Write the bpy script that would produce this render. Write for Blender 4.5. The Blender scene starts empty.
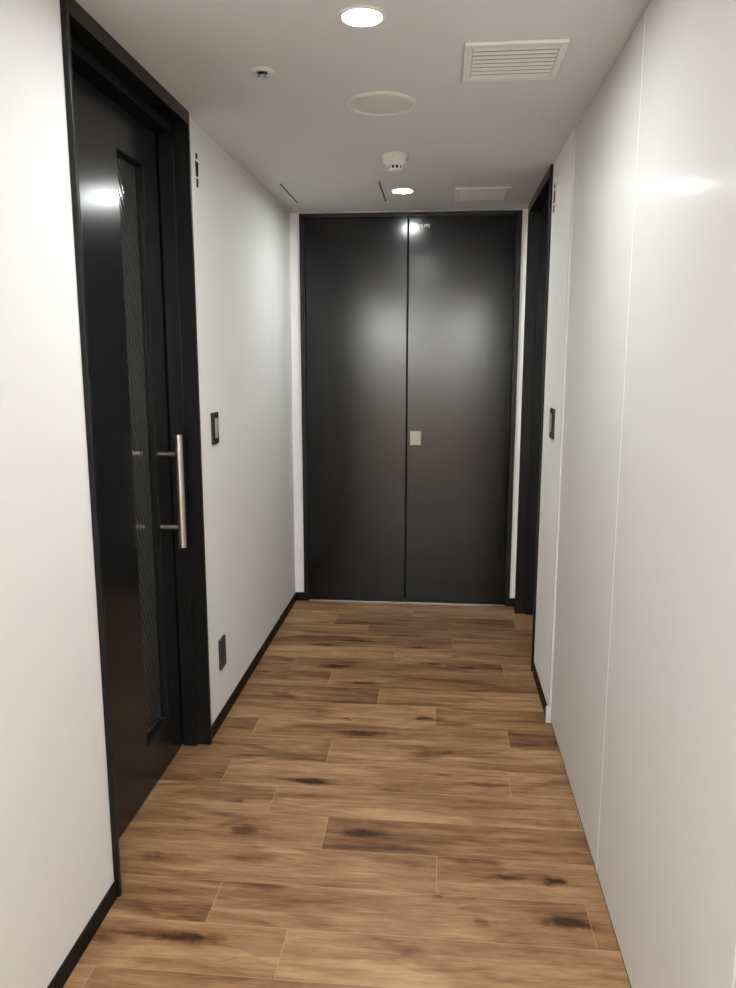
import bpy, bmesh, math, random
from mathutils import Vector, Matrix

random.seed(7)
S = bpy.context.scene
COL = S.collection

# ------------------------------------------------------------------ dimensions (metres)
H = 2.4            # ceiling height
XL = -0.9185       # left wall face
XR = 0.4841        # right wall face beyond the panels
XP = 0.4912        # face of the enamelled panels
D = 4.765          # back wall face
YB = -5.2          # wall behind the viewpoint
T = 0.2            # wall thickness
YL = -1.1          # where the corridor opens into the added, unseen lobby behind the viewpoint
GX0, GX1 = -2.6, 2.4   # side walls of the added lobby
EYE = 1.5373

# ------------------------------------------------------------------ materials
def nodes_of(name):
    m = bpy.data.materials.new(name)
    m.use_nodes = True
    nt = m.node_tree
    return m, nt, nt.nodes['Principled BSDF']


def N(nt, kind, **inp):
    n = nt.nodes.new(kind)
    for k, v in inp.items():
        if k in n.inputs:
            n.inputs[k].default_value = v
        else:
            setattr(n, k, v)
    return n


def math_node(nt, op, a, b=None, c=None, clamp=False):
    n = nt.nodes.new('ShaderNodeMath')
    n.operation = op
    n.use_clamp = clamp
    for i, v in enumerate((a, b, c)):
        if v is None:
            continue
        if isinstance(v, (int, float)):
            n.inputs[i].default_value = v
        else:
            nt.links.new(v, n.inputs[i])
    return n.outputs[0]


def plain(name, col, rough, metal=0.0, spec=0.5, bump=None, coat=0.0):
    """One colour with a little procedural surface unevenness: bump = (scale, strength, distance)."""
    m, nt, b = nodes_of(name)
    b.inputs['Base Color'].default_value = (*col, 1)
    b.inputs['Roughness'].default_value = rough
    b.inputs['Metallic'].default_value = metal
    b.inputs['Specular IOR Level'].default_value = spec
    b.inputs['Coat Weight'].default_value = coat
    tc = N(nt, 'ShaderNodeTexCoord')
    if bump:
        nz = N(nt, 'ShaderNodeTexNoise', Scale=bump[0], Detail=3.0, Roughness=0.6)
        nt.links.new(tc.outputs['Object'], nz.inputs['Vector'])
        bp = N(nt, 'ShaderNodeBump', Strength=bump[1], Distance=bump[2])
        nt.links.new(nz.outputs['Fac'], bp.inputs['Height'])
        nt.links.new(bp.outputs['Normal'], b.inputs['Normal'])
    return m


M = {}
M['wall'] = plain('wall_paint', (0.875, 0.870, 0.855), 0.62, spec=0.3, bump=(420, 0.12, 0.0008))
M['ceiling'] = plain('ceiling_paint', (0.77, 0.775, 0.775), 0.8, spec=0.2, bump=(300, 0.1, 0.0008))
M['white_plastic'] = plain('white_plastic', (0.84, 0.83, 0.78), 0.42, bump=(900, 0.03, 0.0003))
M['vent_white'] = plain('vent_enamel', (0.88, 0.87, 0.84), 0.45, bump=(900, 0.03, 0.0003))
M['trim_white'] = plain('white_profile', (0.68, 0.67, 0.655), 0.4, bump=(600, 0.03, 0.0003))
M['black_metal'] = plain('black_painted_steel', (0.0060, 0.0066, 0.0067), 0.32, spec=0.28)
M['black_leaf'] = plain('black_door_paint', (0.0020, 0.0023, 0.0030), 0.175, spec=0.36)
M['black_slider'] = plain('black_sliding_door_paint', (0.0110, 0.0118, 0.0125), 0.205, spec=0.28)
M['black_base'] = plain('black_vinyl', (0.006, 0.0055, 0.005), 0.5, spec=0.15, bump=(500, 0.05, 0.0003))
M['void'] = plain('dark_cavity', (0.008, 0.008, 0.008), 0.9, spec=0.1)  # near-black: shade inside gaps, and small dark parts
M['steel'] = plain('brushed_steel', (0.55, 0.52, 0.47), 0.33, metal=1.0, bump=(700, 0.08, 0.0003))
M['pull_steel'] = plain('satin_steel', (0.30, 0.285, 0.265), 0.5, metal=1.0)
M['sill_steel'] = plain('pale_sill_steel', (0.42, 0.40, 0.38), 0.35, metal=1.0)
M['chrome'] = plain('chrome', (0.20, 0.195, 0.20), 0.2, metal=1.0)
M['plate_dark'] = plain('dark_switch_plate', (0.040, 0.042, 0.042), 0.38, metal=0.3, bump=(900, 0.05, 0.0003))
M['rocker'] = plain('grey_rocker', (0.42, 0.42, 0.41), 0.4)
M['socket_dark'] = plain('dark_socket', (0.030, 0.028, 0.027), 0.45)
M['pict_black'] = plain('black_vinyl_mark', (0.006, 0.006, 0.006), 0.7, spec=0.1)
M['pict_red'] = plain('red_vinyl_mark', (0.20, 0.006, 0.016), 0.7, spec=0.1)
M['lettering'] = plain('white_lettering', (0.80, 0.80, 0.80), 0.5)
M['seam'] = plain('pale_joint', (0.93, 0.92, 0.89), 0.5)


def panel_material():
    m, nt, b = nodes_of('enamel_panel')
    b.inputs['Base Color'].default_value = (0.69, 0.683, 0.668, 1)
    b.inputs['Roughness'].default_value = 0.40
    b.inputs['Specular IOR Level'].default_value = 0.02
    b.inputs['Coat Weight'].default_value = 0.09
    b.inputs['Coat Roughness'].default_value = 0.15
    tc = N(nt, 'ShaderNodeTexCoord')
    nz = N(nt, 'ShaderNodeTexNoise', Scale=2.2, Detail=1.0)
    nt.links.new(tc.outputs['Object'], nz.inputs['Vector'])
    bp = N(nt, 'ShaderNodeBump', Strength=0.05, Distance=0.02)
    nt.links.new(nz.outputs['Fac'], bp.inputs['Height'])
    nt.links.new(bp.outputs['Normal'], b.inputs['Normal'])
    return m


M['panel'] = panel_material()


def glass_material():
    """Dark figured glass: fine diagonal ribs, partly see-through."""
    m, nt, b = nodes_of('figured_glass')
    tc = N(nt, 'ShaderNodeTexCoord')
    mp = N(nt, 'ShaderNodeMapping')
    mp.inputs['Rotation'].default_value = (math.radians(-28), 0, 0)
    nt.links.new(tc.outputs['Object'], mp.inputs['Vector'])
    wv = N(nt, 'ShaderNodeTexWave', Scale=14.0, Distortion=2.0)
    wv.inputs['Detail Scale'].default_value = 3.0
    wv.bands_direction = 'Y'
    nt.links.new(mp.outputs['Vector'], wv.inputs['Vector'])
    rp = N(nt, 'ShaderNodeValToRGB')
    rp.color_ramp.elements[0].color = (0.022, 0.023, 0.021, 1)
    rp.color_ramp.elements[1].color = (0.088, 0.090, 0.082, 1)
    nt.links.new(wv.outputs['Fac'], rp.inputs['Fac'])
    nt.links.new(rp.outputs['Color'], b.inputs['Base Color'])
    b.inputs['Roughness'].default_value = 0.10
    b.inputs['Specular IOR Level'].default_value = 0.75
    bp = N(nt, 'ShaderNodeBump', Strength=0.5, Distance=0.0006)
    nt.links.new(wv.outputs['Fac'], bp.inputs['Height'])
    nt.links.new(bp.outputs['Normal'], b.inputs['Normal'])
    tr = N(nt, 'ShaderNodeBsdfTransparent')
    tr.inputs['Color'].default_value = (0.75, 0.78, 0.74, 1)
    mx = N(nt, 'ShaderNodeMixShader')
    mx.inputs['Fac'].default_value = 0.2
    nt.links.new(b.outputs['BSDF'], mx.inputs[1])
    nt.links.new(tr.outputs['BSDF'], mx.inputs[2])
    nt.links.new(mx.outputs['Shader'], nt.nodes['Material Output'].inputs['Surface'])
    return m


M['glass'] = glass_material()


def lamp_material(name, strength, col=(0.968, 1.0, 0.978)):
    m, nt, b = nodes_of(name)
    b.inputs['Base Color'].default_value = (0.9, 0.9, 0.88, 1)
    b.inputs['Emission Color'].default_value = (*col, 1)
    b.inputs['Emission Strength'].default_value = strength
    m.cycles.emission_sampling = 'FRONT_BACK'
    return m


M['lamp_a'] = lamp_material('lit_lens_near', 545)
M['lamp_b'] = lamp_material('lit_lens_far', 420)
M['lamp_c'] = lamp_material('lit_lens_lobby', 600)
M['lamp_d'] = lamp_material('lit_lens_added_washer', 9200)  # very strong lens of the unseen downlights added at the lobby wall


KNOTS = [  # x, y, half length, half width, strength
    (-0.8635, 2.125, 0.10, 0.030, 0.75), (-0.655, 1.797, 0.13, 0.026, 1.0), (-0.80, 1.797, 0.16, 0.014, 0.5),
    (0.36, 2.122, 0.055, 0.024, 1.0), (0.24, 2.125, 0.12, 0.012, 0.5), (0.376, 1.950, 0.10, 0.033, 0.95),
    (-0.226, 2.306, 0.10, 0.030, 0.95), (-0.621, 2.290, 0.09, 0.042, 0.85), (-0.4595, 2.604, 0.075, 0.030, 0.95),
    (-0.046, 3.147, 0.075, 0.022, 1.0), (-0.305, 2.985, 0.11, 0.036, 0.85), (-0.515, 3.694, 0.10, 0.033, 0.9),
    (-0.383, 3.115, 0.05, 0.016, 0.6), (-0.35, 3.50, 0.10, 0.018, 0.8), (0.16, 3.73, 0.06, 0.02, 0.7),
    (-0.60, 3.98, 0.10, 0.022, 0.7), (0.02, 2.03, 0.03, 0.012, 0.5), (-0.10, 3.99, 0.06, 0.022, 0.8),
    (-0.20, 4.43, 0.09, 0.02, 0.5), (0.04, 2.86, 0.05, 0.018, 0.5), (-0.70, 2.45, 0.03, 0.012, 0.5),
    (0.14, 1.925, 0.03, 0.022, 0.5), (-0.45, 4.06, 0.12, 0.02, 0.6), (0.2, 2.64, 0.09, 0.02, 0.5),
]


def wood_material():
    m, nt, b = nodes_of('oak_plank_flooring')
    L = nt.links.new
    uv = N(nt, 'ShaderNodeUVMap')
    uv.uv_map = 'plank'
    rnd = N(nt, 'ShaderNodeAttribute', attribute_name='plank_seed')
    tone = N(nt, 'ShaderNodeAttribute', attribute_name='plank_tone')
    geo = N(nt, 'ShaderNodeNewGeometry')
    sep = N(nt, 'ShaderNodeSeparateXYZ')
    L(uv.outputs['UV'], sep.inputs[0])
    pos = N(nt, 'ShaderNodeSeparateXYZ')
    L(geo.outputs['Position'], pos.inputs[0])
    off = math_node(nt, 'MULTIPLY', rnd.outputs['Fac'], 37.0)

    def field(sx, sy, detail, dist=0.0, rough=0.55, extra=0.0):
        cx = N(nt, 'ShaderNodeCombineXYZ')
        L(math_node(nt, 'MULTIPLY', sep.outputs['X'], sx), cx.inputs[0])
        L(math_node(nt, 'MULTIPLY', sep.outputs['Y'], sy), cx.inputs[1])
        L(math_node(nt, 'ADD', off, extra), cx.inputs[2])
        nz = N(nt, 'ShaderNodeTexNoise', Scale=1.0, Detail=detail, Roughness=rough, Distortion=dist)
        L(cx.outputs[0], nz.inputs['Vector'])
        return nz.outputs['Fac']

    broad = field(2.3, 10.0, 4.0, 0.9)
    smudge = field(3.0, 11.0, 3.0, 1.0, 0.5, 5.3)
    bands = field(1.3, 28.0, 4.0, 0.7, 0.55, 3.1)
    fibre = field(7.0, 300.0, 3.0, 0.2, 0.65, 7.7)
    flecks = field(11.0, 85.0, 4.0, 0.3, 0.7, 11.0)
    a = math_node(nt, 'MULTIPLY', math_node(nt, 'SUBTRACT', broad, 0.5), 1.15)
    c = math_node(nt, 'MULTIPLY', math_node(nt, 'SUBTRACT', bands, 0.5), 0.62)
    d = math_node(nt, 'MULTIPLY', math_node(nt, 'SUBTRACT', fibre, 0.5), 0.45)
    e = math_node(nt, 'MULTIPLY', math_node(nt, 'SUBTRACT', flecks, 0.5), 0.60)
    g = math_node(nt, 'ADD', math_node(nt, 'ADD', a, c), math_node(nt, 'ADD', d, e))
    sm = math_node(nt, 'MULTIPLY', math_node(nt, 'SUBTRACT', smudge, 0.60), 2.0, clamp=True)
    g = math_node(nt, 'SUBTRACT', g, sm)
    g = math_node(nt, 'ADD', g, math_node(nt, 'MULTIPLY', tone.outputs['Fac'], 1.35))
    # knots: elongated dark eyes at the places they show on the real boards
    wob = N(nt, 'ShaderNodeTexNoise', Scale=30.0, Detail=5.0)
    L(geo.outputs['Position'], wob.inputs['Vector'])
    wsep = N(nt, 'ShaderNodeSeparateColor')
    L(wob.outputs['Color'], wsep.inputs[0])
    px = math_node(nt, 'ADD', pos.outputs['X'], math_node(nt, 'MULTIPLY', math_node(nt, 'SUBTRACT', wsep.outputs[0], 0.5), 0.09))
    py = math_node(nt, 'ADD', pos.outputs['Y'], math_node(nt, 'MULTIPLY', math_node(nt, 'SUBTRACT', wsep.outputs[1], 0.5), 0.035))
    total = None
    for (kx, ky, hx, hy, st) in KNOTS:
        ux = math_node(nt, 'MULTIPLY', math_node(nt, 'SUBTRACT', px, kx), 1.0 / hx)
        uy = math_node(nt, 'MULTIPLY', math_node(nt, 'SUBTRACT', py, ky), 1.0 / hy)
        r2 = math_node(nt, 'ADD', math_node(nt, 'MULTIPLY', ux, ux), math_node(nt, 'MULTIPLY', uy, uy))
        k = math_node(nt, 'MULTIPLY', math_node(nt, 'EXPONENT', math_node(nt, 'MULTIPLY', r2, -2.0)), st)
        total = k if total is None else math_node(nt, 'MAXIMUM', total, k)
    g = math_node(nt, 'SUBTRACT', g, math_node(nt, 'MULTIPLY', total, 0.74))
    fac = math_node(nt, 'ADD', g, 0.60, clamp=True)
    rp = N(nt, 'ShaderNodeValToRGB')
    el = rp.color_ramp.elements
    el[0].position = 0.0
    el[0].color = (0.052, 0.021, 0.009, 1)
    el[1].position = 1.0
    el[1].color = (0.50, 0.308, 0.164, 1)
    for p, col in ((0.25, (0.135, 0.062, 0.027, 1)), (0.5, (0.245, 0.127, 0.060, 1)), (0.72, (0.352, 0.200, 0.100, 1))):
        q = el.new(p)
        q.color = col
    L(fac, rp.inputs['Fac'])
    # board joints: the light their bevels catch, painted as a thin pale line
    v = sep.outputs['Y']
    edge_y = math_node(nt, 'MINIMUM', v, math_node(nt, 'SUBTRACT', 0.1765, v))
    ud = N(nt, 'ShaderNodeAttribute', attribute_name='plank_length')
    edge_x = math_node(nt, 'MINIMUM', sep.outputs['X'], math_node(nt, 'SUBTRACT', ud.outputs['Fac'], sep.outputs['X']))
    edge = math_node(nt, 'MINIMUM', edge_y, edge_x)
    line = math_node(nt, 'LESS_THAN', edge, 0.0014)
    mix = N(nt, 'ShaderNodeMix', data_type='RGBA')
    L(math_node(nt, 'MULTIPLY', line, 0.42), mix.inputs['Factor'])
    L(rp.outputs['Color'], mix.inputs['A'])
    mix.inputs['B'].default_value = (0.52, 0.36, 0.22, 1)
    L(mix.outputs['Result'], b.inputs['Base Color'])
    rg = math_node(nt, 'ADD', math_node(nt, 'MULTIPLY', flecks, 0.22), 0.32)
    L(rg, b.inputs['Roughness'])
    b.inputs['Specular IOR Level'].default_value = 0.24
    hgt = math_node(nt, 'ADD', math_node(nt, 'MULTIPLY', fibre, 0.5), math_node(nt, 'MULTIPLY', flecks, 0.5))
    bp = N(nt, 'ShaderNodeBump', Strength=0.35, Distance=0.0012)
    L(hgt, bp.inputs['Height'])
    L(bp.outputs['Normal'], b.inputs['Normal'])
    return m


M['wood'] = wood_material()

# ------------------------------------------------------------------ mesh helpers
def box(bm, x0, x1, y0, y1, z0, z1, bev=0.0):
    x0, x1 = sorted((x0, x1)); y0, y1 = sorted((y0, y1)); z0, z1 = sorted((z0, z1))
    vs = [bm.verts.new(p) for p in ((x0, y0, z0), (x1, y0, z0), (x1, y1, z0), (x0, y1, z0),
                                    (x0, y0, z1), (x1, y0, z1), (x1, y1, z1), (x0, y1, z1))]
    fs = [bm.faces.new([vs[i] for i in q]) for q in ((3, 2, 1, 0), (4, 5, 6, 7), (0, 1, 5, 4), (1, 2, 6, 5), (2, 3, 7, 6), (3, 0, 4, 7))]
    if bev:
        es = list({e for f in fs for e in f.edges})
        bmesh.ops.bevel(bm, geom=es, offset=bev, segments=2, affect='EDGES', profile=0.5)


def lathe(bm, prof, c, n=48, axis='Z'):
    """Revolve (r, h) pairs about a vertical (or other) axis through c."""
    rings = []
    for r, h in prof:
        ring = []
        if r < 1e-6:
            ring = [bm.verts.new(place(c, 0, 0, h, axis))]
        else:
            for i in range(n):
                a = 2 * math.pi * i / n
                ring.append(bm.verts.new(place(c, r * math.cos(a), r * math.sin(a), h, axis)))
        rings.append(ring)
    for a, b in zip(rings, rings[1:]):
        for i in range(n):
            j = (i + 1) % n
            if len(a) == 1 and len(b) == 1:
                continue
            if len(a) == 1:
                bm.faces.new((a[0], b[j], b[i]))
            elif len(b) == 1:
                bm.faces.new((a[i], a[j], b[0]))
            else:
                bm.faces.new((a[i], a[j], b[j], b[i]))


def place(c, u, v, h, axis):
    if axis == 'Z':
        return (c[0] + u, c[1] + v, c[2] + h)
    if axis == 'X':
        return (c[0] + h, c[1] + u, c[2] + v)
    return (c[0] + u, c[1] + h, c[2] + v)


def ring_slab(bm, axis, a0, a1, outer, inner):
    """Slab with a rectangular hole; outer/inner = (u0,u1,w0,w1); normal along axis X, Y or Z."""
    def P(a, u, w):
        return {'X': (a, u, w), 'Y': (u, a, w), 'Z': (u, w, a)}[axis]
    def rect(r, a):
        return [bm.verts.new(P(a, u, w)) for u, w in ((r[0], r[2]), (r[1], r[2]), (r[1], r[3]), (r[0], r[3]))]
    o0, o1, i0, i1 = rect(outer, a0), rect(outer, a1), rect(inner, a0), rect(inner, a1)
    for k in range(4):
        j = (k + 1) % 4
        bm.faces.new((o0[k], o0[j], i0[j], i0[k]))
        bm.faces.new((o1[j], o1[k], i1[k], i1[j]))
        bm.faces.new((o0[j], o0[k], o1[k], o1[j]))
        bm.faces.new((i0[k], i0[j], i1[j], i1[k]))


def link(name, bm, mat, parent=None, smooth=False, angle=40, bevel=0.0):
    bmesh.ops.recalc_face_normals(bm, faces=bm.faces[:])
    me = bpy.data.meshes.new(name)
    bm.to_mesh(me)
    bm.free()
    o = bpy.data.objects.new(name, me)
    COL.objects.link(o)
    me.materials.append(M[mat] if isinstance(mat, str) else mat)
    if parent is not None:
        o.parent = parent
        o.matrix_parent_inverse = Matrix.Translation(-parent.location) if parent.parent is None else Matrix.Translation(-parent_world(parent))
    if bevel:
        md = o.modifiers.new('edge', 'BEVEL')
        md.width = bevel
        md.segments = 2
        md.limit_method = 'ANGLE'
        md.angle_limit = math.radians(35)
    if smooth:
        for p in me.polygons:
            p.use_smooth = True
        if hasattr(me, 'set_sharp_from_angle'):
            me.set_sharp_from_angle(angle=math.radians(angle))
    return o


def parent_world(o):
    v = Vector((0, 0, 0))
    while o is not None:
        if o.parent is not None:
            v += o.location + o.matrix_parent_inverse.translation
        else:
            v += o.location
        o = o.parent
    return v


def tag(o, label, cat, group=None, kind=None):
    o['label'] = label
    o['category'] = cat
    if group:
        o['group'] = group
    if kind:
        o['kind'] = kind
    return o


def root(name, loc, label, cat, group=None, kind=None):
    o = bpy.data.objects.new(name, None)
    o.empty_display_size = 0.1
    COL.objects.link(o)
    o.location = loc
    return tag(o, label, cat, group, kind)


def note(o, label):
    o['label'] = label
    return o


def B(*boxes, bev=0.0):
    bm = bmesh.new()
    for b in boxes:
        box(bm, *b, bev=bev)
    return bm


# ------------------------------------------------------------------ the shell
# door openings
LY0, LY1 = 1.932, 2.850            # left door frame, along y
RY0, RY1 = 3.722, 4.632            # right door frame
BX0, BX1, BZ1 = -0.860, 0.4520, 2.392   # double door frame on the back wall

o = link('wall_left', B((XL - T, XL, YL, LY0, 0, H), (XL - T, XL, LY1, D + T, 0, H)), 'wall')
tag(o, 'matte white wall along the left, broken by the black sliding door', 'wall', kind='structure')

o = link('wall_right', B((XP + 0.009, XP + T, YL, 3.178, 0, H), (XR, XR + T, 3.178, RY0, 0, H),
                         (XR, XR + T, RY1, D + T, 0, H)), 'wall')
tag(o, 'white wall on the right around the recessed far door', 'wall', kind='structure')

o = link('wall_back', B((XL, BX0, D, D + T, 0, H), (BX1, XR, D, D + T, 0, H), (BX0, BX1, D, D + T, BZ1, H)), 'wall')
tag(o, 'narrow white end wall around the black double doors', 'wall', kind='structure')

o = link('wall_front', B((GX0 - T, GX1 + T, YB - T, YB, 0, H)), 'wall')  # unseen wall, added so its bright scallops reflect in the double doors
tag(o, 'white end wall of the added, unseen lobby behind the viewpoint', 'wall', kind='structure')
o = link('wall_added_lobby', B((GX0 - T, GX0, YB, YL + T, 0, H), (GX0, XL - T, YL, YL + T, 0, H)), 'wall')  # unseen lobby, added to light the corridor and its doors
tag(o, 'white wall of the added lobby, left of the corridor mouth', 'wall', kind='structure')
o = link('wall_added_lobby', B((GX1, GX1 + T, YB, YL + T, 0, H), (XP + T, GX1, YL, YL + T, 0, H)), 'wall')
tag(o, 'white wall of the added lobby, right of the corridor mouth', 'wall', kind='structure')

# ceiling with an opening for the access hatch
HX0, HX1, HY0, HY1 = -0.8215, -0.3185, 3.993, 4.474
bm = bmesh.new()
ring_slab(bm, 'Z', H, H + 0.1, (GX0 - T, GX1 + T, YB - T, D + T), (HX0, HX1, HY0, HY1))
o = link('ceiling', bm, 'ceiling')
tag(o, 'plain off-white plaster ceiling of the corridor', 'ceiling', kind='structure')

# ------------------------------------------------------------------ floor: boards laid across the corridor
def build_floor():
    pitch, y0 = 0.1765, 1.678
    known = {0: -0.394, 1: -0.626, 2: 0.0106, 3: -0.358, 4: -0.571, 5: 0.274, 6: -0.42, 7: 0.299, 8: -0.002, 9: -0.265,
             10: -0.519, 11: 0.3335, 12: -0.224, 13: 0.085, 14: -0.40, 15: 0.455, 16: -0.15, -1: 0.20}
    tones = {(3, 1): -0.10, (5, 1): 0.04, (7, 1): -0.12, (11, 0): -0.10, (12, 0): 0.08, (10, 1): -0.06, (13, 0): -0.08,
             (2, 0): 0.06, (4, 0): 0.05, (4, 1): 0.04, (1, 1): -0.02, (1, 0): -0.05, (0, 0): 0.02, (0, 1): 0.10, (2, 1): 0.00,
             (8, 1): -0.05, (9, 0): -0.10, (15, 0): -0.12, (14, 1): -0.10}
    plen = 1.0616
    xa, xb = GX0 - T, GX1 + T
    me = bpy.data.meshes.new('floor')
    verts, faces, uvs, seeds, tone, lens = [], [], [], [], [], []
    k0 = int(math.floor((YB - y0) / pitch)) - 1
    k1 = int(math.ceil((D + T - y0) / pitch)) + 1
    for k in range(k0, k1):
        j = known.get(k, random.uniform(-0.5, 0.5))
        ya, yb = y0 + k * pitch, y0 + (k + 1) * pitch
        xs = [j + i * plen for i in range(-5, 6)]
        for i, x in enumerate(xs[:-1]):
            a, b = max(x, xa), min(xs[i + 1], xb)
            if b - a < 1e-4:
                continue
            n = len(verts)
            verts += [(a, ya, 0), (b, ya, 0), (b, yb, 0), (a, yb, 0)]
            faces.append((n, n + 1, n + 2, n + 3))
            uvs += [(a - x, 0), (b - x, 0), (b - x, pitch), (a - x, pitch)]
            seeds.append(random.random())
            tone.append(tones.get((k, i - 4), random.uniform(-0.07, 0.07)))
            lens.append(plen)
    nb = len(faces)
    # the screed under the boards, so that the floor has thickness
    n = len(verts)
    za, zb = -0.1, -0.0005
    ylo, yhi = y0 + k0 * pitch, y0 + k1 * pitch
    for z in (za, zb):
        verts += [(xa, ylo, z), (xb, ylo, z), (xb, yhi, z), (xa, yhi, z)]
    for q in ((3, 2, 1, 0), (4, 5, 6, 7), (0, 1, 5, 4), (1, 2, 6, 5), (2, 3, 7, 6), (3, 0, 4, 7)):
        faces.append(tuple(n + i for i in q))
        uvs += [(0.3, 0.08)] * 4
        seeds.append(0.5); tone.append(0.0); lens.append(plen)
    me.from_pydata(verts, [], faces)
    uvl = me.uv_layers.new(name='plank')
    for i, u in enumerate(uvs):
        uvl.data[i].uv = u
    for nm, data in (('plank_seed', seeds), ('plank_tone', tone), ('plank_length', lens)):
        at = me.attributes.new(nm, 'FLOAT', 'FACE')
        at.data.foreach_set('value', data)
    me.materials.append(M['wood'])
    o = bpy.data.objects.new('floor', me)
    COL.objects.link(o)
    return tag(o, 'brown oak board floor laid across the corridor', 'floor', kind='structure')


build_floor()

# ------------------------------------------------------------------ baseboards and trim
BH, BT = 0.052, 0.008
o = link('baseboard_left', B((XL, XL + BT, YL, LY0 - 0.0005, 0, BH)), 'black_base', bevel=0.0015)
tag(o, 'black baseboard under the near white wall, this side of the sliding door', 'baseboard', kind='structure')
o = link('baseboard_left', B((XL, XL + BT, LY1 + 0.0005, D, 0, BH)), 'black_base', bevel=0.0015)
tag(o, 'black baseboard under the left wall, beyond the sliding door', 'baseboard', kind='structure')
o = link('baseboard_right', B((XR - BT, XR, 3.180, RY0 - 0.0005, 0, BH)), 'black_base', bevel=0.0015)
tag(o, 'short black baseboard under the right wall below the switch', 'baseboard', kind='structure')
o = link('baseboard_right', B((XR - BT, XR, RY1 + 0.0005, D - BT, 0, BH)), 'black_base', bevel=0.0015)
tag(o, 'stub of black baseboard between the right door and the end wall', 'baseboard', kind='structure')
o = link('baseboard_back', B((XL + BT, BX0 - 0.0005, D - BT, D, 0, BH)), 'black_base', bevel=0.0015)
tag(o, 'stub of black baseboard left of the double doors', 'baseboard', kind='structure')
o = link('baseboard_back', B((BX1 + 0.0005, XR, D - BT, D, 0, BH)), 'black_base', bevel=0.0015)
tag(o, 'stub of black baseboard right of the double doors', 'baseboard', kind='structure')
o = link('trim_1', B((XR - 0.001, XP + 0.009, 3.160, 3.178, 0, H), (XR - 0.013, XR - 0.001, 3.158, 3.178, 0, 0.070)), 'trim_white', bevel=0.001)
tag(o, 'slim white upright profile where the glossy panels meet the right wall', 'trim', kind='structure')

o = link('baseboard_right', B((XP + 0.003, XP + 0.009, YL, 3.158, 0, 0.0135)), 'black_base')  # dark strip put in for the shadow gap below the panels
tag(o, 'thin black strip standing for the shadow gap under the glossy right-hand panels', 'baseboard', kind='structure')

# enamelled wall panels on the right, one metre each, standing on a small shadow gap
edges = [3.158, 2.157, 1.157, 0.157, YL + 0.002]
pl = ['glossy off-white wall panel farthest along, next to the white upright profile',
      'glossy off-white wall panel nearest the viewer, this side of the pale joint',
      'glossy off-white wall panel level with the viewpoint', 'glossy off-white wall panel at the corridor mouth behind the viewpoint']
for i, lb in enumerate(pl):
    ya, yb = edges[i + 1] + 0.0044, edges[i] - (0.0044 if i else 0.0)
    o = link('wall_panel', B((XP, XP + 0.009, ya, yb, 0.014, H - 0.004)), 'panel', bevel=0.001)
    tag(o, lb, 'wall panel', group='glossy panels along the right wall', kind='structure')
    if i < len(pl) - 1:
        s = link('joint_strip', B((XP - 0.0003, XP + 0.009, edges[i + 1] - 0.0042, edges[i + 1] + 0.0042, 0.014, H - 0.004)), 'seam', parent=o)
        note(s, 'pale joint strip')

# ------------------------------------------------------------------ doors
def side_frame(bm, s, face, wall, step, back, y0, y1):
    """Steel frame of a recessed door in a side wall. s = +1 for the left wall (corridor at +x), -1 for the right."""
    fw, fh = 0.0155, 0.045
    rb = back - s * 0.03
    # outer band
    box(bm, face, step, y0, y0 + fw, 0, H - 0.0005)
    box(bm, face, step, y1 - fw, y1, 0, H - 0.0005)
    box(bm, face, step, y0 + fw, y1 - fw, H - fh, H - 0.0005)
    # inner band, one step deeper
    box(bm, step, back, y0, y0 + fw + 0.012, 0, H - 0.0005)
    box(bm, step, back, y1 - fw - 0.016, y1, 0, H - 0.0005)
    box(bm, step, back, y0 + fw + 0.012, y1 - fw - 0.016, H - 0.078, H - 0.0005)
    # rebate behind
    deep = back - s * 0.05
    box(bm, back, deep, y0, y0 + fw + 0.004, 0, H - 0.0005)
    box(bm, back, deep, y1 - fw - 0.002, y1, 0, H - 0.0005)
    box(bm, back, deep, y0 + fw + 0.004, y1 - fw - 0.002, H - 0.066, H - 0.0005)


# left: sliding door with a tall glass slot and a bar handle
d1 = root('door_1', (-1.03, 2.39, 0), 'black sliding door with a tall glass slot and steel bar handle', 'door', kind='structure')
bm = bmesh.new()
side_frame(bm, 1, -0.9035, XL, -0.9595, -1.0105, LY0, LY1)
link('door_frame', bm, 'black_metal', d1, bevel=0.0012)
LX = -1.0146
SY0, SY1, SZ0, SZ1 = 2.463, 2.677, 0.185, 2.183
bm = bmesh.new()
ring_slab(bm, 'X', LX, LX - 0.045, (1.960, 2.802, 0.006, 2.318), (SY0, SY1, SZ0, SZ1))
leaf = link('door_leaf', bm, 'black_slider', d1, bevel=0.003)
bm = bmesh.new()
ring_slab(bm, 'X', LX - 0.018, LX - 0.0275, (SY0, SY1, SZ0, SZ1), (SY0 + 0.006, SY1 - 0.006, SZ0 + 0.006, SZ1 - 0.006))
link('glazing_bead', bm, 'black_metal', leaf)
g = link('glass_pane', B((LX - 0.028, LX - 0.034, SY0 + 0.0005, SY1 - 0.0005, SZ0 + 0.0005, SZ1 - 0.0005)), 'glass', leaf)
note(g, 'dark ribbed glass')


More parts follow.
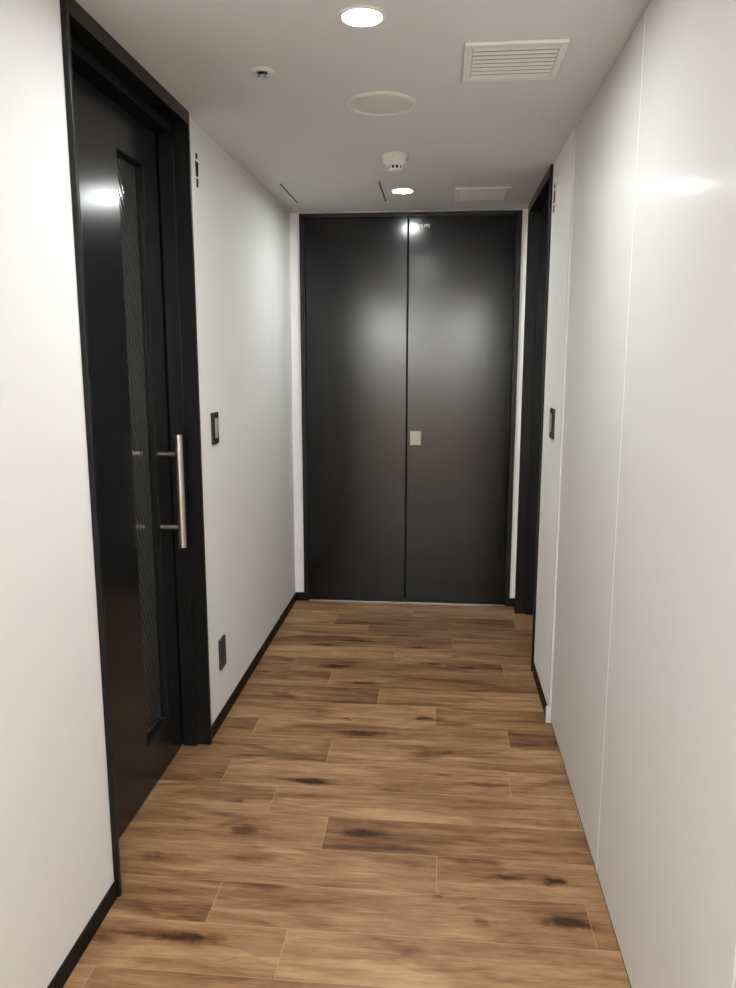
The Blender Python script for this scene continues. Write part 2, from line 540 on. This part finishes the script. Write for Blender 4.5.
def bar_handle(parent, side):
    """side +1 corridor face, -1 room face"""
    hx = LX + 0.078 if side > 0 else LX - 0.045 - 0.078
    face = LX if side > 0 else LX - 0.045
    h = bpy.data.objects.new('pull_handle', None)
    COL.objects.link(h)
    h.parent = parent
    h.location = (hx, 2.692, 1.064)
    h.matrix_parent_inverse = Matrix.Translation(-parent.location)
    h['label'] = 'brushed steel bar handle'
    bm = bmesh.new()
    lathe(bm, [(0, 0), (0.0132, 0), (0.0145, 0.0015), (0.0145, 0.4145), (0.0132, 0.416), (0, 0.416)], (hx, 2.692, 0.856), 32)
    link('bar', bm, 'steel', h, smooth=True)
    for z in (1.201, 0.931):
        bm = bmesh.new()
        a, b = sorted((face, hx - side * 0.012))
        lathe(bm, [(0, a), (0.0085, a), (0.0085, b), (0, b)], (0, 2.692, z), 24, 'X')
        link('post', bm, 'steel', h, smooth=True)


bar_handle(d1, 1)
bar_handle(d1, -1)

# right: recessed door, seen edge-on
d3 = root('door_3', (0.6, 4.18, 0), 'black recessed door in the right wall beyond the red pictogram', 'door', kind='structure')
bm = bmesh.new()
side_frame(bm, -1, 0.472, XR, 0.534, 0.581, RY0, RY1)
link('door_frame', bm, 'black_metal', d3, bevel=0.0012)
link('door_leaf', B((0.585, 0.63, RY0 + 0.028, RY1 - 0.046, 0.006, 2.318)), 'black_leaf', d3, bevel=0.0012)

# back: double doors
d2 = root('door_2', (-0.204, D, 0), 'pair of full-height black doors closing the end of the corridor', 'door', kind='structure')
FY = D - 0.012
IX0, IX1, IZ1 = BX0 + 0.030, BX1 - 0.029, BZ1 - 0.026
bm = bmesh.new()
box(bm, BX0, IX0, FY, D + 0.12, 0, BZ1)
box(bm, IX1, BX1, FY, D + 0.12, 0, BZ1)
box(bm, IX0, IX1, FY, D + 0.12, IZ1, BZ1)
link('door_frame', bm, 'black_metal', d2, bevel=0.0012)


def bowed_leaf(x0, x1, bow, z0=0.012, z1=IZ1 - 0.004, y=D - 0.004, th=0.04, n=24):
    """A sheet-steel leaf whose skin swells by a few millimetres between its edges, as such leaves do."""
    bm = bmesh.new()
    m, h = 24, (x1 - x0) / 2
    grid = []
    for j in range(m + 1):
        tz = j / m
        row = []
        for i in range(n + 1):
            t = -1 + 2 * i / n
            yy = y - bow * (1 - t * t)
            row.append(bm.verts.new((x0 + h * (t + 1), yy, z0 + (z1 - z0) * tz)))
        grid.append(row)
    for j in range(m):
        for i in range(n):
            bm.faces.new((grid[j][i], grid[j][i + 1], grid[j + 1][i + 1], grid[j + 1][i]))
    back = [bm.verts.new(p) for p in ((x0, y + th, z0), (x1, y + th, z0), (x1, y + th, z1), (x0, y + th, z1))]
    bm.faces.new((back[1], back[0], back[3], back[2]))
    bm.faces.new([grid[0][i] for i in range(n, -1, -1)] + [back[0], back[1]])
    bm.faces.new([grid[m][i] for i in range(n + 1)] + [back[2], back[3]])
    bm.faces.new([grid[j][0] for j in range(m + 1)] + [back[3], back[0]])
    bm.faces.new([grid[j][n] for j in range(m, -1, -1)] + [back[1], back[2]])
    return bm


GXM = -0.209
la = link('door_leaf', bowed_leaf(IX0 + 0.004, GXM - 0.006, 0.0006), 'black_leaf', d2, smooth=True, angle=30)
lb = link('door_leaf', bowed_leaf(GXM + 0.006, IX1 - 0.004, 0.0006), 'black_leaf', d2, smooth=True, angle=30)
note(la, 'left black door leaf, without a handle')
note(lb, 'right black door leaf with the square flush pull')
link('meeting_stop', B((GXM - 0.03, GXM + 0.03, D + 0.037, D + 0.055, 0.012, IZ1 - 0.004)), 'void', d2)
# square flush pull on the right-hand leaf
px0, px1, pz0, pz1 = -0.187, -0.119, 1.0175, 1.104
fy = D - 0.0045
bm = bmesh.new()
ring_slab(bm, 'Y', fy - 0.0035, fy + 0.004, (px0, px1, pz0, pz1), (px0 + 0.008, px1 - 0.008, pz0 + 0.008, pz1 - 0.008))
fp = link('flush_pull', bm, 'pull_steel', lb, bevel=0.001)
bm = bmesh.new()
ring_slab(bm, 'Y', fy - 0.0015, fy + 0.004, (px0 + 0.008, px1 - 0.008, pz0 + 0.008, pz1 - 0.008), (px0 + 0.017, px1 - 0.017, pz0 + 0.017, pz1 - 0.017))
box(bm, px0 + 0.017, px1 - 0.017, fy + 0.0002, fy + 0.004, pz0 + 0.017, pz1 - 0.017)
link('flush_pull_cup', bm, 'pull_steel', lb)
note(fp, 'square brushed steel flush pull')
# little catch at the head of the left-hand leaf
link('roller_catch', B((-0.243, -0.218, D - 0.011, D - 0.001, IZ1 - 0.004, IZ1 + 0.004), bev=0.001), 'chrome', d2)
# metal sill under the doors
sl = link('door_sill', B((IX0, IX1, D - 0.0115, D + 0.06, 0, 0.008)), 'sill_steel', d2, bevel=0.001)
note(sl, 'thin bright metal sill')


# small white lettering on the right-hand leaf
def text_mesh(s, size, centre, parent):
    cu = bpy.data.curves.new('lettering', 'FONT')
    cu.body = s
    cu.size = size
    cu.align_x = 'CENTER'
    cu.align_y = 'CENTER'
    cu.extrude = 0.0004
    t = bpy.data.objects.new('lettering', cu)
    COL.objects.link(t)
    t.rotation_euler = (math.radians(90), 0, 0)
    bpy.context.view_layer.update()
    me = bpy.data.meshes.new_from_object(t.evaluated_get(bpy.context.evaluated_depsgraph_get()))
    bpy.data.objects.remove(t)
    me.transform(Matrix.Rotation(math.radians(90), 4, 'X'))
    me.transform(Matrix.Translation(Vector(centre)))
    me.name = 'lettering'
    o = bpy.data.objects.new('lettering', me)
    COL.objects.link(o)
    me.materials.clear()
    me.materials.append(M['lettering'])
    o.parent = parent
    o.matrix_parent_inverse = Matrix.Translation(-parent_world(parent))
    return o


text_mesh('PS\u00b7EPS', 0.0245, (-0.114, D - 0.0052, 2.3135), lb)

# ------------------------------------------------------------------ things on the walls
def switch(name, s, wall, y0, y1, z0, z1, ry0, ry1, label):
    """Wall plate with a rocker. s = +1 on the left wall, -1 on the right."""
    r = root(name, (wall, (y0 + y1) / 2, (z0 + z1) / 2), label, 'light switch', 'wall switches with dark plates')
    bm = bmesh.new()
    ring_slab(bm, 'X', wall + s * 0.0002, wall + s * 0.009, (y0, y1, z0, z1), (ry0 - 0.003, ry1 + 0.003, z0 + 0.022, z1 - 0.022))
    link('cover_plate', bm, 'plate_dark', r, bevel=0.002)
    a, b = z0 + 0.025, z1 - 0.025
    cut = a + (b - a) * 0.24
    rk = link('rocker', B((wall + s * 0.0002, wall + s * 0.0115, ry0, ry1, cut + 0.001, b)), 'rocker', r, bevel=0.0015)
    ind = link('indicator', B((wall + s * 0.0002, wall + s * 0.0095, ry0, ry1, a, cut - 0.001)), 'rocker', r, bevel=0.001)
    return r


switch('light_switch', 1, XL, 3.030, 3.112, 1.198, 1.326, 3.064, 3.100, 'dark light switch with grey rocker beyond the sliding door')
switch('light_switch', -1, XR, 3.352, 3.452, 1.202, 1.331, 3.402, 3.440, 'dark light switch with grey rocker beside the glossy panels')

r = root('wall_outlet', (XL, 3.07, 0.30), 'dark power outlet plate low on the left wall', 'outlet')
bm = bmesh.new()
ring_slab(bm, 'X', XL + 0.0002, XL + 0.009, (3.030, 3.112, 0.236, 0.368), (3.048, 3.094, 0.258, 0.346))
link('cover_plate', bm, 'plate_dark', r, bevel=0.002)
for z in (0.280, 0.324):
    bm = bmesh.new()
    ring_slab(bm, 'X', XL + 0.0002, XL + 0.0075, (3.049, 3.093, z - 0.021, z + 0.021), (3.060, 3.063, z - 0.008, z + 0.008))
    link('socket', bm, 'socket_dark', r)


def prism(bm, wall, s, pts, th=0.0012):
    """Flat cut-out on a side wall: pts are (y, z)."""
    a = [bm.verts.new((wall + s * 0.0002, y, z)) for y, z in pts]
    b = [bm.verts.new((wall + s * th, y, z)) for y, z in pts]
    bm.faces.new(a); bm.faces.new(list(reversed(b)))
    for i in range(len(pts)):
        j = (i + 1) % len(pts)
        bm.faces.new((a[i], a[j], b[j], b[i]))


def pictogram(s, wall, yc, zt, mat, torso, legs, hw, label):
    r = root('restroom_sign', (wall, yc, zt - 0.06), label, 'sign', 'restroom pictograms')
    bm = bmesh.new(); prism(bm, wall, s, [(yc - hw, zt - 0.020), (yc + hw, zt - 0.020), (yc + hw, zt), (yc - hw, zt)])
    link('head', bm, mat, r)
    bm = bmesh.new(); prism(bm, wall, s, [(yc + a, zt + b) for a, b in torso])
    link('torso', bm, mat, r)
    bm = bmesh.new(); prism(bm, wall, s, [(yc + a, zt + b) for a, b in legs])
    link('legs', bm, mat, r)
    return r


pictogram(1, XL, 2.963, 2.290, 'pict_black',
          [(-0.013, -0.082), (0.013, -0.082), (0.019, -0.029), (-0.019, -0.029)],
          [(-0.011, -0.120), (0.011, -0.120), (0.011, -0.089), (-0.011, -0.089)], 0.011,
          'small black restroom pictogram high beside the sliding door')
pictogram(-1, XR, 3.648, 2.301, 'pict_red',
          [(-0.026, -0.081), (0.026, -0.081), (0.021, -0.027), (-0.021, -0.027)],
          [(-0.020, -0.120), (0.020, -0.120), (0.020, -0.090), (-0.020, -0.090)], 0.019,
          'small red restroom pictogram high beside the recessed right door')

# ------------------------------------------------------------------ things on the ceiling
def downlight(x, y, mat, label, ro=0.0595, ri=0.0500):
    r = root('downlight', (x, y, H), label, 'downlight', 'recessed ceiling downlights')
    bm = bmesh.new()
    lathe(bm, [(ro, -0.0002), (ro, -0.0025), (ro - 0.002, -0.0045), (ri + 0.001, -0.0045), (ri, -0.0025), (ri, -0.0002)], (x, y, H), 48)
    link('trim_ring', bm, 'white_plastic', r, smooth=True)
    bm = bmesh.new()
    lathe(bm, [(0, -0.0012), (ri - 0.0003, -0.0012), (ri - 0.0003, -0.0004), (0, -0.0004)], (x, y, H), 48)
    note(link('lens', bm, mat, r), 'glowing white lens')
    return r


downlight(-0.2165, 2.137, 'lamp_a', 'lit round downlight at the top of the view, nearest the viewer')
downlight(-0.2165, 4.207, 'lamp_b', 'lit round downlight in front of the double doors')
downlight(-0.2165, 0.067, 'lamp_c', 'lit round downlight directly over the viewpoint')
for xx, yy, lb_ in ((-0.2165, -1.993, 'lit round downlight first behind the viewpoint'), (-0.2165, -3.4, 'lit round downlight, unseen and added, in the middle of the lobby behind the viewpoint'),  # the mid-lobby lamp is an unseen addition to the lighting
                    (-1.0, YB + 0.37, 'added round downlight washing the lobby wall for door highlights, above its left half'),
                    (0.62, YB + 0.40, 'added round downlight washing the lobby wall for door highlights, above its right half')):
    downlight(xx, yy, 'lamp_d' if 'washing' in lb_ else 'lamp_c', lb_)  # both washing lamps are added to make highlights in the double doors

# round flush cover
r = root('round_ceiling_cover', (-0.2207, 2.822, H), 'large round white flush cover in the ceiling', 'ceiling cover')
bm = bmesh.new()
lathe(bm, [(0.1236, -0.0002), (0.1236, -0.003), (0.118, -0.008), (0.108, -0.009), (0.1025, -0.0075), (0.1025, -0.0002)], (-0.2207, 2.822, H), 64)
link('rim', bm, 'white_plastic', r, smooth=True)
bm = bmesh.new()
lathe(bm, [(0, -0.0045), (0.0995, -0.0045), (0.1005, -0.003), (0.1005, -0.0002), (0, -0.0002)], (-0.2207, 2.822, H), 64)
link('disc', bm, 'white_plastic', r, smooth=True)

# smoke detector
sx, sy = -0.2115, 3.505
r = root('smoke_detector', (sx, sy, H), 'white smoke detector hanging beside the far downlight', 'smoke detector')
bm = bmesh.new()
lathe(bm, [(0, -0.0002), (0.0585, -0.0002), (0.0585, -0.005), (0.053, -0.007), (0.051, -0.026), (0.0525, -0.029), (0.050, -0.033), (0, -0.033)], (sx, sy, H), 48)
link('base', bm, 'white_plastic', r, smooth=True)
bm = bmesh.new()
lathe(bm, [(0.049, -0.033), (0.036, -0.044), (0.024, -0.044), (0.024, -0.033)], (sx, sy, H), 48)
link('shroud', bm, 'white_plastic', r, smooth=True)
bm = bmesh.new()
lathe(bm, [(0, -0.0442), (0.027, -0.0442), (0.027, -0.0570), (0, -0.0570)], (sx, sy, H), 40)
link('sensor_chamber', bm, 'void', r, smooth=True)
bm = bmesh.new()
for i in range(10):
    a = 2 * math.pi * i / 10 - math.pi / 2
    q = bmesh.new()
    box(q, 0.0265, 0.032, -0.0038, 0.0038, -0.0575, -0.0440)
    q.transform(Matrix.Translation((sx, sy, H)) @ Matrix.Rotation(a, 4, 'Z'))
    me = bpy.data.meshes.new('tmp'); q.to_mesh(me); q.free()
    bm.from_mesh(me); bpy.data.meshes.remove(me)
link('cage', bm, 'white_plastic', r)
bm = bmesh.new()
lathe(bm, [(0, -0.0575), (0.0335, -0.0575), (0.0335, -0.0605), (0.028, -0.066), (0, -0.068)], (sx, sy, H), 40)
link('cap', bm, 'white_plastic', r, smooth=True)
bm = bmesh.new()
lathe(bm, [(0, 0), (0.0018, 0), (0.0018, -0.0012), (0, -0.0012)], (sx - 0.006, sy - 0.0508, H - 0.013), 12, 'Y')
link('status_lamp', bm, 'void', r)

# sprinkler head
hx, hy = -0.5575, 2.489
r = root('sprinkler_head', (hx, hy, H), 'small chrome sprinkler head on a white collar in the ceiling', 'sprinkler')
bm = bmesh.new()
lathe(bm, [(0.0365, -0.0002), (0.0365, -0.002), (0.033, -0.0045), (0.019, -0.0055), (0.017, -0.004), (0.017, -0.0002)], (hx, hy, H), 48)
link('collar', bm, 'white_plastic', r, smooth=True)
bm = bmesh.new()
lathe(bm, [(0, -0.0004), (0.0165, -0.0004), (0.0165, -0.006), (0.011, -0.008), (0.009, -0.011), (0, -0.011)], (hx, hy, H), 32)
link('frame_body', bm, 'chrome', r, smooth=True)
for sg in (-1, 1):
    bm = bmesh.new()
    box(bm, hx + sg * 0.0085 - 0.0015, hx + sg * 0.0085 + 0.0015, hy - 0.002, hy + 0.002, H - 0.0175, H - 0.0075)
    link('yoke_arm', bm, 'chrome', r)
bm = bmesh.new()
lathe(bm, [(0, -0.017), (0.013, -0.017), (0.015, -0.018), (0.0145, -0.0195), (0, -0.0205)], (hx, hy, H), 32)
link('deflector', bm, 'chrome', r, smooth=True)


def vent(x0, x1, y0, y1, label, nslat):
    r = root('ceiling_vent', ((x0 + x1) / 2, (y0 + y1) / 2, H), label, 'vent', 'square ceiling vents')
    fw = 0.024
    bm = bmesh.new()
    ring_slab(bm, 'Z', H - 0.0002, H - 0.010, (x0, x1, y0, y1), (x0 + fw, x1 - fw, y0 + fw, y1 - fw))
    link('frame', bm, 'vent_white', r, bevel=0.003)
    link('duct_shade', B((x0 + fw, x1 - fw, y0 + fw, y1 - fw, H - 0.0015, H - 0.0003)), 'void', r)  # near-black sheet stands for the shade inside the duct
    sp = (y1 - y0 - 2 * fw) / nslat
    for i in range(nslat):
        c = y0 + fw + sp * (i + 0.5)
        bm = bmesh.new()
        w, t = sp * 0.225, 0.0009
        box(bm, x0 + fw + 0.0006, x1 - fw - 0.0006, -w, w, -t, t)
        bm.transform(Matrix.Translation((0, c, H - 0.0075)) @ Matrix.Rotation(math.radians(-15), 4, 'X'))
        link('slat', bm, 'vent_white', r)
    return r


vent(0.0490, 0.3365, 2.3240, 2.6120, 'white louvred ceiling vent nearer the viewer, over the right side', 8)
vent(0.0540, 0.3370, 4.1560, 4.4540, 'white louvred ceiling vent near the double doors', 8)

# access hatch, flush with the ceiling
r = root('ceiling_hatch', ((HX0 + HX1) / 2, (HY0 + HY1) / 2, H), 'flush square access hatch in the ceiling at the far left', 'access hatch')
gx, gy = 0.0085, 0.0035
link('hatch_panel', B((HX0 + gx, HX1 - gx, HY0 + gy, HY1 - gy, H, H + 0.012)), 'ceiling', r)
bm = bmesh.new()
ring_slab(bm, 'Z', H + 0.0008, H + 0.09, (HX0 + 0.0005, HX1 - 0.0005, HY0 + 0.0005, HY1 - 0.0005), (HX0 + 0.004, HX1 - 0.004, HY0 + 0.004, HY1 - 0.004))
box(bm, HX0 + 0.004, HX1 - 0.004, HY0 + 0.004, HY1 - 0.004, H + 0.08, H + 0.09)
link('hatch_gap_shade', bm, 'void', r)  # black lining and cap put the gap's shade into the colour

# ------------------------------------------------------------------ world, camera, view
w = bpy.data.worlds.new('World')
S.world = w
w.use_nodes = True
w.node_tree.nodes['Background'].inputs['Color'].default_value = (0.02, 0.02, 0.022, 1)
w.node_tree.nodes['Background'].inputs['Strength'].default_value = 0.2

yaw, pitch, roll, f = 0.0936, 0.1722, 0.0006, 772.48
cy, sy_ = math.cos(yaw), math.sin(yaw)
cp, sp_ = math.cos(pitch), math.sin(pitch)
fwd = Vector((-sy_ * cp, cy * cp, -sp_))
right = Vector((cy, sy_, 0))
up = right.cross(fwd)
r2 = right * math.cos(roll) + up * math.sin(roll)
u2 = up * math.cos(roll) - right * math.sin(roll)
cam = bpy.data.cameras.new('camera')
co = bpy.data.objects.new('camera', cam)
COL.objects.link(co)
mw = Matrix((( r2.x, u2.x, -fwd.x, 0), (r2.y, u2.y, -fwd.y, 0), (r2.z, u2.z, -fwd.z, EYE), (0, 0, 0, 1)))
co.matrix_world = mw
cam.sensor_fit = 'VERTICAL'
cam.sensor_height = 24.0
cam.lens = f / 988 * 24.0
cam.clip_start = 0.02
S.camera = co

S.view_settings.view_transform = 'Standard'
S.view_settings.look = 'None'
S.view_settings.exposure = 0.26
S.view_settings.gamma = 1.0
S.view_settings.use_curve_mapping = False
